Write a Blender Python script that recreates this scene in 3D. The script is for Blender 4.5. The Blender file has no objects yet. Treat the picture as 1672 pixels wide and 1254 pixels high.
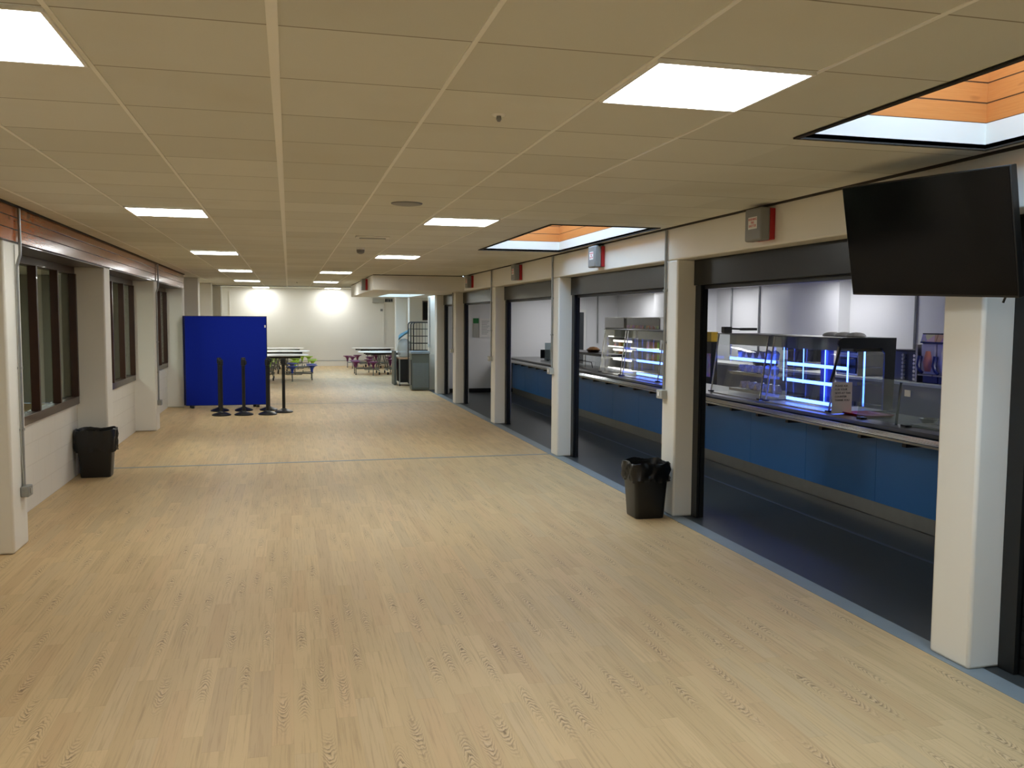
import bpy, bmesh, math, random
from mathutils import Vector, Matrix
random.seed(7)
S = bpy.context.scene
C = S.collection
PI = math.pi
# ------------------------------------------------------------------ mesh builder
class MB:
    def __init__(s): s.v = []; s.f = []
    def add(s, vs, fs):
        n = len(s.v); s.v += [tuple(v) for v in vs]; s.f += [tuple(i + n for i in f) for f in fs]; return s
    def box(s, x0, x1, y0, y1, z0, z1):
        return s.add([(x0,y0,z0),(x1,y0,z0),(x1,y1,z0),(x0,y1,z0),(x0,y0,z1),(x1,y0,z1),(x1,y1,z1),(x0,y1,z1)],
                     [(3,2,1,0),(4,5,6,7),(0,1,5,4),(1,2,6,5),(2,3,7,6),(3,0,4,7)])
    def quad(s, a, b, c, d): return s.add([a,b,c,d], [(0,1,2,3)])
    def loft(s, rings, cap=True):
        n = len(rings[0]); vs = [p for r in rings for p in r]; fs = []
        for k in range(len(rings) - 1):
            for i in range(n):
                j = (i + 1) % n; fs.append((k*n+i, k*n+j, (k+1)*n+j, (k+1)*n+i))
        if cap: fs.append(tuple(range(n))[::-1]); fs.append(tuple((len(rings)-1)*n + i for i in range(n)))
        return s.add(vs, fs)
    def tube(s, pts, r, n=10, cap=True):
        pts = [Vector(p) for p in pts]; rings = []; up = None
        for i, p in enumerate(pts):
            a = pts[max(i-1,0)]; b = pts[min(i+1,len(pts)-1)]; t = (b - a).normalized()
            if up is None:
                up = Vector((0,0,1)) if abs(t.z) < .9 else Vector((1,0,0))
            u = (up - t*up.dot(t)).normalized(); w = t.cross(u); up = u
            rr = r[i] if isinstance(r, (list,tuple)) else r
            rings.append([p + u*rr*math.cos(2*PI*k/n) + w*rr*math.sin(2*PI*k/n) for k in range(n)])
        return s.loft(rings, cap)
    def lathe(s, prof, c=(0,0,0), n=20, sx=1, sy=1):
        rings = [[(c[0]+r*sx*math.cos(2*PI*k/n), c[1]+r*sy*math.sin(2*PI*k/n), c[2]+z) for k in range(n)] for r, z in prof]
        return s.loft(rings)
    def prism(s, poly, y0, y1):      # polygon in XZ swept along Y
        return s.loft([[(x,y0,z) for x,z in poly], [(x,y1,z) for x,z in poly]])
    def prismx(s, poly, x0, x1):     # polygon in YZ swept along X
        return s.loft([[(x0,y,z) for y,z in poly], [(x1,y,z) for y,z in poly]])
    def rrect(s, x0, x1, y0, y1, z, r=.03, n=4):
        o = []
        for cx, cy, a0 in ((x1-r,y1-r,0),(x0+r,y1-r,PI/2),(x0+r,y0+r,PI),(x1-r,y0+r,1.5*PI)):
            for k in range(n+1): a = a0 + PI/2*k/n; o.append((cx+r*math.cos(a), cy+r*math.sin(a), z))
        return o
    def holes(s, x0, x1, y0, y1, z, hs, flip=False):   # plate with rectangular openings
        xs = sorted({x0,x1,*[h[0] for h in hs],*[h[1] for h in hs]}); ys = sorted({y0,y1,*[h[2] for h in hs],*[h[3] for h in hs]})
        xs = [x for x in xs if x0-1e-6 <= x <= x1+1e-6]; ys = [y for y in ys if y0-1e-6 <= y <= y1+1e-6]
        for a, b in zip(xs, xs[1:]):
            for c, d in zip(ys, ys[1:]):
                mx, my = (a+b)/2, (c+d)/2
                if any(h[0]<mx<h[1] and h[2]<my<h[3] for h in hs): continue
                q = [(a,c,z),(b,c,z),(b,d,z),(a,d,z)]; s.add(q[::-1] if flip else q, [(0,1,2,3)])
        return s
def mk(name, mb, mat, parent=None, bev=0, smooth=True):
    me = bpy.data.meshes.new(name); me.from_pydata(mb.v, [], mb.f); me.update()
    bm = bmesh.new(); bm.from_mesh(me)
    bmesh.ops.recalc_face_normals(bm, faces=bm.faces) if mb.f and len(mb.f) > 5 else None
    bm.to_mesh(me); bm.free()
    if smooth:
        for p in me.polygons: p.use_smooth = True
        me.set_sharp_from_angle(angle=math.radians(38))
    me.materials.append(mat)
    o = bpy.data.objects.new(name, me); C.objects.link(o)
    if parent: o.parent = parent
    if bev:
        m = o.modifiers.new('Bevel', 'BEVEL'); m.width = bev; m.segments = 2; m.limit_method = 'ANGLE'
    return o
def thing(name, label, cat, loc=(0,0,0), rz=0, group=None):
    o = bpy.data.objects.new(name, None); C.objects.link(o); o.empty_display_size = .1
    o.location = loc; o.rotation_euler = (0,0,rz); o['label'] = label; o['category'] = cat
    if group: o['group'] = group
    return o
def single(name, mb, mat, label, cat, loc=(0,0,0), group=None, bev=0, rz=0):
    o = mk(name, mb, mat, None, bev); o.location = loc; o.rotation_euler = (0,0,rz); o['label'] = label; o['category'] = cat
    if group: o['group'] = group
    return o
def struct(name, mb, mat, bev=0):
    o = mk(name, mb, mat, None, bev); o['kind'] = 'structure'; return o
def dup(root, loc, label, rz=0, group=None):
    r = root.copy(); C.objects.link(r); r.location = loc; r.rotation_euler = (0,0,rz); r['label'] = label
    if group: r['group'] = group
    for ch in list(root.children):
        c = ch.copy(); C.objects.link(c); c.parent = r
        for g in list(ch.children):
            d = g.copy(); C.objects.link(d); d.parent = c
    return r
def text_mesh(txt, size, depth=.0006, align='CENTER', spacing=1.0):
    cu = bpy.data.curves.new('writing', 'FONT'); cu.body = txt; cu.size = size; cu.extrude = depth; cu.align_x = align
    cu.align_y = 'CENTER'; cu.space_line = spacing; cu.resolution_u = 2
    o = bpy.data.objects.new('writing', cu); C.objects.link(o)
    bpy.context.view_layer.update()
    me = bpy.data.meshes.new_from_object(o.evaluated_get(bpy.context.evaluated_depsgraph_get()))
    bpy.data.objects.remove(o); return me
def writing(txt, size, mat, parent, loc, rot, align='CENTER', spacing=1.0):
    me = text_mesh(txt, size, .0006, align, spacing); me.materials.clear(); me.materials.append(mat)
    o = bpy.data.objects.new('writing', me); C.objects.link(o); o.parent = parent; o.location = loc; o.rotation_euler = rot
    return o
# ------------------------------------------------------------------ materials
class X:                                  # node expression helper
    def __init__(s, nt, sock): s.nt = nt; s.k = sock
    def _m(s, op, a, b=None, c=None):
        n = s.nt.nodes.new('ShaderNodeMath'); n.operation = op
        for i, v in enumerate((a, b, c)):
            if v is None: continue
            if isinstance(v, X): s.nt.links.new(v.k, n.inputs[i])
            else: n.inputs[i].default_value = v
        return X(s.nt, n.outputs[0])
    def __add__(s, o): return s._m('ADD', s, o)
    def __sub__(s, o): return s._m('SUBTRACT', s, o)
    def __mul__(s, o): return s._m('MULTIPLY', s, o)
    def __truediv__(s, o): return s._m('DIVIDE', s, o)
    def floor(s): return s._m('FLOOR', s)
    def frac(s): return s._m('FRACT', s)
    def abs(s): return s._m('ABSOLUTE', s)
    def lt(s, o): return s._m('LESS_THAN', s, o)
    def gt(s, o): return s._m('GREATER_THAN', s, o)
    def sin(s): return s._m('SINE', s)
    def pw(s, o): return s._m('POWER', s, o)
    def mx(s, o): return s._m('MAXIMUM', s, o)
    def mn(s, o): return s._m('MINIMUM', s, o)
def base(name):
    m = bpy.data.materials.new(name); m.use_nodes = True; nt = m.node_tree
    return m, nt, nt.nodes['Principled BSDF']
def setp(b, **k):
    for n, v in k.items():
        b.inputs[{'col':'Base Color','rough':'Roughness','metal':'Metallic','spec':'Specular IOR Level','alpha':'Alpha','emit':'Emission Color','es':'Emission Strength','coat':'Coat Weight','cr':'Coat Roughness','trans':'Transmission Weight'}[n]].default_value = (*v,1) if isinstance(v, tuple) else v
def coord(nt):
    t = nt.nodes.new('ShaderNodeNewGeometry'); sp = nt.nodes.new('ShaderNodeSeparateXYZ'); nt.links.new(t.outputs['Position'], sp.inputs[0])
    return t.outputs['Position'], X(nt, sp.outputs[0]), X(nt, sp.outputs[1]), X(nt, sp.outputs[2])
def objcoord(nt):
    t = nt.nodes.new('ShaderNodeTexCoord'); return t.outputs['Object']
def noise(nt, vec, scale, detail=3, rough=.5, w=None):
    n = nt.nodes.new('ShaderNodeTexNoise'); n.inputs['Scale'].default_value = scale; n.inputs['Detail'].default_value = detail; n.inputs['Roughness'].default_value = rough
    if vec is not None: nt.links.new(vec, n.inputs['Vector'])
    return X(nt, n.outputs['Fac'])
def comb(nt, x, y, z):
    n = nt.nodes.new('ShaderNodeCombineXYZ')
    for i, v in enumerate((x, y, z)):
        if isinstance(v, X): nt.links.new(v.k, n.inputs[i])
        else: n.inputs[i].default_value = v
    return n.outputs[0]
def white(nt, x, y, z=0.):
    n = nt.nodes.new('ShaderNodeTexWhiteNoise'); nt.links.new(comb(nt, x, y, z), n.inputs['Vector']); return X(nt, n.outputs['Value'])
def mixc(nt, fac, a, b):
    n = nt.nodes.new('ShaderNodeMix'); n.data_type = 'RGBA'; n.clamp_factor = True
    nt.links.new(fac.k, n.inputs[0])
    for i, v in ((6, a), (7, b)):
        if isinstance(v, tuple): n.inputs[i].default_value = (*v, 1)
        else: nt.links.new(v, n.inputs[i])
    return n.outputs[2]
def bump(nt, b, h, strength=.3, dist=.01):
    n = nt.nodes.new('ShaderNodeBump'); n.inputs['Strength'].default_value = strength; n.inputs['Distance'].default_value = dist
    nt.links.new(h.k, n.inputs['Height']); nt.links.new(n.outputs[0], b.inputs['Normal'])
def lin(r, g, b):
    f = lambda c: (c/255/12.92) if c/255 <= .04045 else ((c/255+.055)/1.055)**2.4
    return (f(r), f(g), f(b))
def plain(name, col, rough=.6, metal=0., var=.06, scale=6., bs=0., **k):
    m, nt, b = base(name); setp(b, rough=rough, metal=metal, **k)
    n = noise(nt, objcoord(nt), scale, 4)
    c2 = tuple(max(0, c*(1-var*2)) for c in col); c1 = tuple(min(1, c*(1+var)) for c in col)
    nt.links.new(mixc(nt, n, c2, c1), b.inputs['Base Color'])
    if bs: bump(nt, b, noise(nt, objcoord(nt), scale*12, 3), bs, .002)
    return m
def emit(name, col, st):
    m, nt, b = base(name); setp(b, col=(0.,0.,0.), emit=col, es=st, rough=.5); return m
def glassy(name, tint=(1,1,1), refl=.1, rough=.0, haze=0.):
    m = bpy.data.materials.new(name); m.use_nodes = True; nt = m.node_tree; nt.nodes.clear()
    o = nt.nodes.new('ShaderNodeOutputMaterial'); t = nt.nodes.new('ShaderNodeBsdfTransparent'); g = nt.nodes.new('ShaderNodeBsdfGlossy'); mx = nt.nodes.new('ShaderNodeMixShader')
    t.inputs[0].default_value = (*tint, 1); g.inputs['Roughness'].default_value = rough
    fr = nt.nodes.new('ShaderNodeLayerWeight'); fr.inputs[0].default_value = .5
    f = X(nt, fr.outputs['Facing']).pw(4.)*.7 + (.04 + refl*.1)
    nt.links.new(f.k, mx.inputs[0]); nt.links.new(t.outputs[0], mx.inputs[1]); nt.links.new(g.outputs[0], mx.inputs[2])
    last = mx
    if haze:
        d = nt.nodes.new('ShaderNodeBsdfDiffuse'); d.inputs[0].default_value = (.42,.50,.52,1); m2 = nt.nodes.new('ShaderNodeMixShader'); m2.inputs[0].default_value = haze
        nt.links.new(mx.outputs[0], m2.inputs[1]); nt.links.new(d.outputs[0], m2.inputs[2]); last = m2
    nt.links.new(last.outputs[0], o.inputs[0]); return m
def wood_floor():
    m, nt, b = base('oak_vinyl'); pos, x, y, z = coord(nt)
    W = .098
    cx = (x/W).floor(); r0 = white(nt, cx, 3.7); yy = y + r0*5.3
    L = .95; cy = (yy/L).floor(); r = white(nt, cx, cy, 1.3); r2 = white(nt, cx, cy, 7.1); r3 = white(nt, cx, cy, 4.4)
    xl = (x/W).frac() - .5; yl = (yy/L).frac()
    tone = mixc(nt, r, lin(192,164,120), lin(204,175,130))
    tone = mixc(nt, r3.lt(.2)*.16, tone, lin(190,146,106))
    tone = mixc(nt, r2.gt(.8)*.22, tone, lin(178,160,130))
    # straight grain
    g = noise(nt, comb(nt, x*30., y*.9, r*9.), 2.4, 5, .65)
    tone = mixc(nt, (g - .5).mx(0.)*2.3, tone, lin(144,118,84))
    # cathedral figures on some strips
    wob = noise(nt, comb(nt, x*14., y*5., r2*7.), 2., 3)
    sg = (r3.gt(.5))*2. - 1.
    ph = (yl*sg*L + (xl*xl)*.62 + wob*.15)*150.
    ring = ph.sin()*.5 + .5
    ring = ring*ring
    cen = (xl.abs()*-2.6 + 1.05).mx(0.).mn(1.)
    span = ((yl - .5 - (r3-.5)*.3).abs()*-4.2 + 1.15).mx(0.).mn(1.)
    fig = ring*cen*span*(r2.lt(.55))
    tone = mixc(nt, fig*.88, tone, lin(112,88,58))
    lt = (ph+1.7).sin().mx(0.)*cen*span*(r2.lt(.55))
    tone = mixc(nt, lt*.5, tone, lin(226,200,160))
    e = (xl.abs().gt(.492))*.12 + (yl.lt(.004))*.14
    tone = mixc(nt, e, tone, lin(120,92,60))
    big = noise(nt, pos, .8, 2)
    tone = mixc(nt, (big-.5).mx(0.)*.6, tone, lin(170,140,100))
    nt.links.new(tone, b.inputs['Base Color']); setp(b, rough=.5, spec=.35)
    bump(nt, b, g, .08, .002); return m
def planks(name, c1, c2, knot, w=.095, z0=0., rough=.25, coat=.5, gr=.5):
    m, nt, b = base(name); pos, x, y, z = coord(nt)
    zz = (z - z0)/w; cz = zz.floor(); r = white(nt, cz, 2.2)
    g = noise(nt, comb(nt, x*2.5, y*2.5, z*60. + r*7.), 2.2, 5, .6)
    t = mixc(nt, g, c1, c2)
    k = noise(nt, comb(nt, x*3. + r*9., y*3. + r*5., z*9.), 1.6, 1)
    t = mixc(nt, (k-.7).mx(0.)*7., t, knot)
    ed = (zz.frac()-.5).abs().gt(.465)
    t = mixc(nt, ed*.9, t, (.012,.006,.003))
    nt.links.new(t, b.inputs['Base Color']); setp(b, rough=rough, coat=coat, cr=.12)
    bump(nt, b, noise(nt, comb(nt, x*3., y*3., z*22.), 3., 3)*gr - ed*1.2, .35, .006); return m
def tiles():
    m, nt, b = base('ceiling_tile'); pos, x, y, z = coord(nt)
    u = (x + .6546)/.6168; v = (y - 2.8054)/.6
    r = white(nt, u.floor(), v.floor())
    t = mixc(nt, r, lin(211,210,199), lin(223,222,212))
    n = noise(nt, pos, 1.3, 3); t = mixc(nt, (n-.5).mx(0.)*1.1, t, lin(198,189,168))
    sp = noise(nt, pos, 160., 2); t = mixc(nt, (sp-.62).mx(0.)*1.3, t, lin(190,182,160))
    ed = ((v + .5).frac()-.5).abs().lt(.0065)
    t = mixc(nt, ed*.75, t, lin(120,110,86))
    nt.links.new(t, b.inputs['Base Color']); setp(b, rough=.9, spec=.1); bump(nt, b, ed*-1., .4, .004); return m
def blockwall():
    m, nt, b = base('painted_blockwork'); pos, x, y, z = coord(nt)
    row = (z/.215); cy = (y/.44 + (row.floor()*.5)).frac()
    mz = (row.frac()-.5).abs().gt(.477); my = (cy-.5).abs().gt(.490)
    g = mz.mx(my)
    t = mixc(nt, g*.3, lin(226,222,211), lin(196,190,176)); n = noise(nt, pos, 3., 3)
    t2 = mixc(nt, (n-.5).mx(0.)*.5, t, lin(205,200,186))
    nt.links.new(t2, b.inputs['Base Color']); setp(b, rough=.55); bump(nt, b, noise(nt, pos, 90., 2)*.25 - g, .5, .004); return m
M = {}
M['floor'] = wood_floor()
M['tiles'] = tiles()
M['block'] = blockwall()
M['wall'] = plain('white_wall_paint', lin(228,224,213), .5, var=.015, scale=2, bs=.04)
M['wallcool'] = plain('white_kitchen_cladding', lin(226,226,226), .35, var=.015, scale=1.5)
M['greyfloor'] = plain('dark_grey_safety_vinyl', lin(54,57,57), .45, var=.05, scale=3, bs=.08)
M['strip'] = plain('blue_grey_vinyl_border', lin(128,137,141), .5, var=.06)
M['floorgleam'] = plain('blue_floor_reflection', lin(84,92,106), .5)  # colour of the light reflected along the aisle floor
M['tbar'] = plain('ceiling_grid_white', lin(242,240,231), .5, var=.005)
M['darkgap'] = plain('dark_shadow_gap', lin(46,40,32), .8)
M['orange'] = planks('varnished_redwood_boards', lin(138,74,34), lin(172,98,48), lin(80,38,18), .0967, 2.462, .2, .25)
M['pine'] = planks('pine_boards', lin(188,112,52), lin(212,138,72), lin(112,52,22), .1, 2.875, .35, .3)
M['darkwood'] = plain('dark_brown_stained_timber', lin(58,34,22), .35, var=.2, scale=9, coat=.3)
M['shutter'] = plain('dark_grey_powder_coat', lin(22,23,20), .27, var=.04, spec=.28)
M['black'] = plain('black_plastic', lin(15,15,14), .36, var=.1)
M['blackmatt'] = plain('black_metal', lin(16,17,17), .45, var=.1)
M['screen'] = plain('glossy_black_screen', lin(6,6,6), .12, var=.05, spec=.25)
M['bag'] = plain('black_bin_liner', lin(12,12,12), .3, var=.2, scale=14, bs=.3)
M['steel'] = plain('brushed_steel', lin(168,166,158), .32, .95, var=.06, scale=8)
M['chrome'] = plain('bright_steel_tube', lin(200,200,196), .16, 1., var=.03)
M['galv'] = plain('galvanised_conduit', lin(158,160,158), .4, .7, var=.1, scale=20)
M['plasticgrey'] = plain('pale_grey_plastic', lin(176,176,168), .5, var=.03)
M['boxgrey'] = plain('mid_grey_plastic', lin(134,134,132), .45, var=.03)
M['red'] = plain('red_plastic', lin(168,22,26), .4, var=.05)
M['redtext'] = plain('red_print', lin(200,60,60), .5)
M['paper'] = plain('white_paper', lin(232,230,226), .7, var=.01)
M['ink'] = plain('black_print', lin(30,30,34), .6)
M['blue'] = plain('blue_counter_laminate', lin(42,104,168), .36, var=.03)
M['bluefelt'] = plain('royal_blue_felt', lin(20,38,142), .95, var=.05, scale=40, bs=.3)
M['bluefelt'].node_tree.nodes['Principled BSDF'].inputs['Specular IOR Level'].default_value = .1
M['canopy'] = plain('grey_green_metal', lin(104,108,102), .35, .3)
M['glass'] = glassy('clear_glass', (.96,.98,.98), .04)
M['winglass'] = glassy('window_glass', (.8,.84,.8), .3)
M['frost'] = glassy('hazy_acrylic_sheet', (.74,.82,.84), .1, .05, .34)
M['white'] = plain('white_laminate', lin(236,235,230), .3, var=.01)
M['bluestool'] = plain('blue_stool_plastic', lin(42,74,180), .35)
M['green'] = plain('lime_green_stool_plastic', lin(150,196,44), .35)
M['purple'] = plain('purple_stool_plastic', lin(104,26,92), .35)
M['frame'] = plain('silver_grey_table_frame', lin(120,122,118), .35, .5)
M['cab'] = plain('sage_grey_cabinet', lin(92,98,90), .5, var=.04)
M['cabtop'] = plain('blue_grey_cabinet_top', lin(136,148,156), .4)
M['beech'] = plain('light_wood_shelf', lin(178,146,116), .5, var=.1)
M['poly'] = glassy('clear_polythene', (.9,.9,.9), .5, .25, .35)
M['bluecloth'] = plain('pale_blue_cloth', lin(122,178,206), .8, var=.1, scale=20)
M['yellow'] = plain('yellow_plastic', lin(240,190,30), .4)
M['navy'] = plain('navy_plastic', lin(24,34,100), .35)
M['dark'] = plain('dark_grey_appliance', lin(48,52,56), .3, var=.1)
M['peach'] = plain('peach_slush_drink', lin(236,150,120), .3, es=.0)
M['milky'] = plain('pale_lilac_tank', lin(222,216,228), .25)
M['bread'] = plain('golden_crust', lin(206,150,92), .6, var=.25, scale=30)
M['wrap'] = plain('clear_wrapped_food', lin(190,180,172), .15, var=.35, scale=40, coat=.8)
M['pack'] = plain('pale_food_pot', lin(190,196,220), .2, var=.3, scale=25, coat=.5)
M['dome'] = plain('white_ceramic', lin(244,243,240), .3)
M['panel'] = emit('lit_ceiling_diffuser', (.945, .985, .98), 16.3)
M['kpanel'] = emit('lit_kitchen_diffuser', (.95, .96, 1.), 6.2)
M['farpanel'] = emit('lit_far_diffuser', (.96, .985, 1.), 20.)
M['addedpanel'] = emit('added_unseen_diffuser', (.96, .985, 1.), 12.)  # for the added panels out of view over the tables
M['led'] = emit('blue_white_shelf_led', (.06, .14, 1.), 7.)
M['ledgleam'] = emit('glowing_led_reflection', (.06, .15, 1.), 7.)  # glow colour for the upright reflections of the shelf LEDs
M['lowlamp'] = emit('dim_room_diffuser', (.95, 1., .97), 40.)
M['shelfled'] = emit('warm_white_shelf_led', (1., .97, .9), 1.3)
M['gcool'] = plain('grey_room_wall', lin(168,170,160), .7, var=.03)
M['photo'] = None
def photostrip():
    m, nt, b = base('colour_photo_strip'); pos, x, y, z = coord(nt)
    v = nt.nodes.new('ShaderNodeTexVoronoi'); v.inputs['Scale'].default_value = 9.; nt.links.new(pos, v.inputs['Vector'])
    hs = nt.nodes.new('ShaderNodeHueSaturation'); hs.inputs['Saturation'].default_value = .8; hs.inputs['Value'].default_value = 1.; nt.links.new(v.outputs['Color'], hs.inputs['Color'])
    t = mixc(nt, white(nt, (y*3.).floor(), 1.)*.5 + .3, hs.outputs[0], lin(214,160,160)); nt.links.new(t, b.inputs['Base Color']); setp(b, rough=.3); return m
M['photo'] = photostrip()
# ------------------------------------------------------------------ camera
F_, YAW, PIT, ROL, CH = 1443.07, .24698, .0740337, .0061481, 1.8805
cy_, sy_, cp_, sp_ = math.cos(YAW), math.sin(YAW), math.cos(PIT), math.sin(PIT)
fw = Vector((sy_*cp_, cy_*cp_, -sp_)); rt = Vector((cy_, -sy_, 0)); up = rt.cross(fw)
r_ = rt*math.cos(ROL) + up*math.sin(ROL); u_ = -rt*math.sin(ROL) + up*math.cos(ROL)
cam = bpy.data.cameras.new('camera'); cam.sensor_width = 36; cam.lens = F_*36/1672; cam.clip_end = 200; cam.clip_start = .05
co = bpy.data.objects.new('camera', cam); C.objects.link(co)
mw = Matrix(((r_.x,u_.x,-fw.x,0),(r_.y,u_.y,-fw.y,0),(r_.z,u_.z,-fw.z,CH),(0,0,0,1))); co.matrix_world = mw
S.camera = co
# ------------------------------------------------------------------ key dimensions
H = 2.75; XR = 3.53; XL = -2.12; XW = -2.45; YB = -4.0; YE = 25.9; YF = 34.9; HF = 2.98
GX = [-.6546 + .6168*k for k in range(-3, 7)]
PR = [(.1,.4),(3.9,4.2),(7.7,8.0),(11.46,11.76),(15.28,15.58),(19.12,19.42),(21.65,21.95)]
PL = [(7.6,8.0),(11.4,11.75),(15.4,15.75),(19.35,19.7)]
SKY = [(2.37,3.42,.62,3.82),(2.37,3.42,7.92,11.1)]
BOXR = (1.65, 3.53, 18.1, 24.5); SKYC = (2.3, 3.17, 21.1, 24.0); SKYADD = (1.7, 2.9, 26.4, 31.8)  # last opening is an unseen rooflight added to brighten the far end
# ------------------------------------------------------------------ floor
struct('floor', MB().box(-2.6, 3.5, YB, YF, -.1, 0).box(3.5, 4.6, 23.0, YF, -.1, 0), M['floor'])
struct('floor', MB().box(3.5, 8.6, YB, 22.15, -.1, -.0005).box(3.5,4.6,22.15,23.0,-.1,-.0005), M['greyfloor'])
tr = 0
def trim(mb, mat, bev=0):
    global tr
    tr += 1; return struct('trim_%d' % tr, mb, mat, bev)
trim(MB().box(3.49, 3.63, YB, 22.0, 0, .003), M['strip'])
trim(MB().box(4.82, 4.86, YB, 21.9, 0, .0015), M['floorgleam'])  # reflection on the aisle floor, painted in as a thin pale strip
trim(MB().box(XW, 3.49, 11.68, 11.74, 0, .002), M['strip'])
trim(MB().box(XW, 3.49, 19.70, 19.73, 0, .0015), M['strip'])
trim(MB().box(-2.6, 3.49, 27.5, 27.53, 0, .0015), M['strip'])
# ------------------------------------------------------------------ ceiling
c = MB(); c.holes(-2.6, 3.9, YB, YE, H, SKY + [(1.66,3.9,18.11,24.49)], True)
c.holes(3.9, 4.6, 22.15, YE, H, [], True).holes(1.66,3.9,24.49,24.5,H,[],True)
struct('ceiling', c, M['tiles'])
struct('ceiling', MB().holes(-2.6, 4.6, YE, YF, HF, [SKYADD], True), M['tiles'])
struct('ceiling', MB().holes(3.9, 8.6, YB, 22.15, 2.5, [], True), M['wallcool'])
trim(MB().box(-2.6, 4.6, YE, YE+.04, H-.01, HF), M['wall'])
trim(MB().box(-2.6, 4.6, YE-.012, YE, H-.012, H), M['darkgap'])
for k, gx in enumerate(GX):                                # metal grid runners
    if gx < -2.4 or gx > 2.3: continue
    w = .017 if abs(gx + .038) < .05 else .008
    if gx > 1.67:
        b = MB().box(gx-w, gx+w, YB, 18.08, H-.004, H+.002)
    else: b = MB().box(gx-w, gx+w, YB, YE-.02, H-.004, H+.002)
    trim(b, M['tbar'])
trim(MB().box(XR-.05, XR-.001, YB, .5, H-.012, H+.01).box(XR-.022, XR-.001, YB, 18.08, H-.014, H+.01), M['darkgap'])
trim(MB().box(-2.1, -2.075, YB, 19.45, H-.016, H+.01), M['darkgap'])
# skylight wells
def well(n, r, z0, z1, wood):
    x0, x1, y0, y1 = r
    def ring(za, zb, mat, t=.03):
        trim(MB().box(x0-t,x0,y0-t,y1+t,za,zb).box(x1,x1+t,y0-t,y1+t,za,zb).box(x0,x1,y0-t,y0,za,zb).box(x0,x1,y1,y1+t,za,zb), mat)
    ring(z0, z0+.125, M['wall'])
    ring(z0+.125, z1, M['pine'] if wood else M['wall'])
    g = struct('window_%d' % n, MB().box(x0-.03,x1+.03,y0-.03,y0+.03,z1,z1+.06).box(x0-.03,x1+.03,y1-.03,y1+.03,z1,z1+.06).box(x0-.03,x0+.03,y0+.03,y1-.03,z1,z1+.06).box(x1-.03,x1+.03,y0+.03,y1-.03,z1,z1+.06), M['white'])
    mk('pane', MB().box(x0+.03,x1-.03,y0+.03,y1-.03,z1+.025,z1+.031), M['glass'], g)
    if wood:
        e = .022
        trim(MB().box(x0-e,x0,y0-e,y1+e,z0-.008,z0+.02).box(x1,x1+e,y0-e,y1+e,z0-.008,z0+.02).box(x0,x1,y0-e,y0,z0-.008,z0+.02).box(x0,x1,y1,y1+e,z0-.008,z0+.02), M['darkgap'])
well(1, SKY[0], H, 3.45, True); well(2, SKY[1], H, 3.45, True); well(3, SKYC, 2.44, 3.3, False); well(8, SKYADD, HF, 3.5, False)  # last well belongs to the added, unseen rooflight
# dropped box round the far rooflight
bx = MB().box(1.65,3.53,18.1,18.14,2.44,H-.014).box(1.65,1.69,18.14,24.5,2.44,H-.014).box(1.69,3.53,24.46,24.5,2.44,H-.014)
bx.box(1.69,SKYC[0]-.031,18.14,24.46,2.44,2.46).box(SKYC[1]+.031,3.53,18.14,24.46,2.44,2.46).box(SKYC[0]-.031,SKYC[1]+.031,18.14,SKYC[2]-.031,2.44,2.46).box(SKYC[0]-.031,SKYC[1]+.031,SKYC[3]+.031,24.46,2.44,2.46)
bx.box(3.53,4.6,23.31,24.5,2.44,H-.02)
struct('bulkhead', bx, M['wall'], .004)
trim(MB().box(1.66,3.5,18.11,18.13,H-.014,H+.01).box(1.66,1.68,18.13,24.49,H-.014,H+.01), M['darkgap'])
# ------------------------------------------------------------------ right wall
struct('wall_right', MB().box(XR, 3.9, YB, 21.95, 2.44, H+.1), M['wall'], .012)
for i, (a, b) in enumerate(PR):
    struct('pillar', MB().box(XR, 3.84, a, b, 0, 2.44), M['wall'], .018)
struct('wall_right', MB().box(XR+.1, 3.9, YB, .1, 0, 2.44), M['wall'])
struct('wall_right', MB().box(3.75, 3.9, 21.95, 23.1, 0, H).box(3.56, 4.75, 23.1, 23.3, 0, H), M['wall'], .006)
struct('wall_right', MB().box(4.6, 4.75, 23.3, YF, 0, HF), M['wall'])
struct('pillar', MB().box(3.63, 4.04, 27.5, 27.9, 0, HF), M['wall'], .01)
struct('pillar', MB().box(3.74, 4.12, 32.0, 32.4, 0, HF), M['wall'], .01)
struct('wall_right', MB().box(4.04, 4.6, 29.0, 29.15, 0, HF), M['wall'])
g = struct('window_4', MB().box(4.24,4.58,28.95,29.0,1.8,1.84).box(4.24,4.58,28.95,29.0,2.4,2.44).box(4.24,4.28,28.95,29.0,1.84,2.4).box(4.54,4.58,28.95,29.0,1.84,2.4), M['darkwood'])
mk('pane', MB().box(4.28,4.54,28.97,28.985,1.84,2.4), M['screen'], g)
# ------------------------------------------------------------------ far and back walls
struct('wall_far', MB().box(-2.75, 4.75, YF, YF+.15, 0, HF), M['wall'])
struct('wall_back', MB().box(-2.75, 8.6, YB-.15, YB, 0, H+.1), M['wall'])
struct('baseboard_far', MB().box(-2.45, 4.6, YF-.025, YF, 0, .2), M['wall'], .004)
trim(MB().box(-2.45, 4.6, YF-.03, YF, .2, .215), M['boxgrey'])
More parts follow.
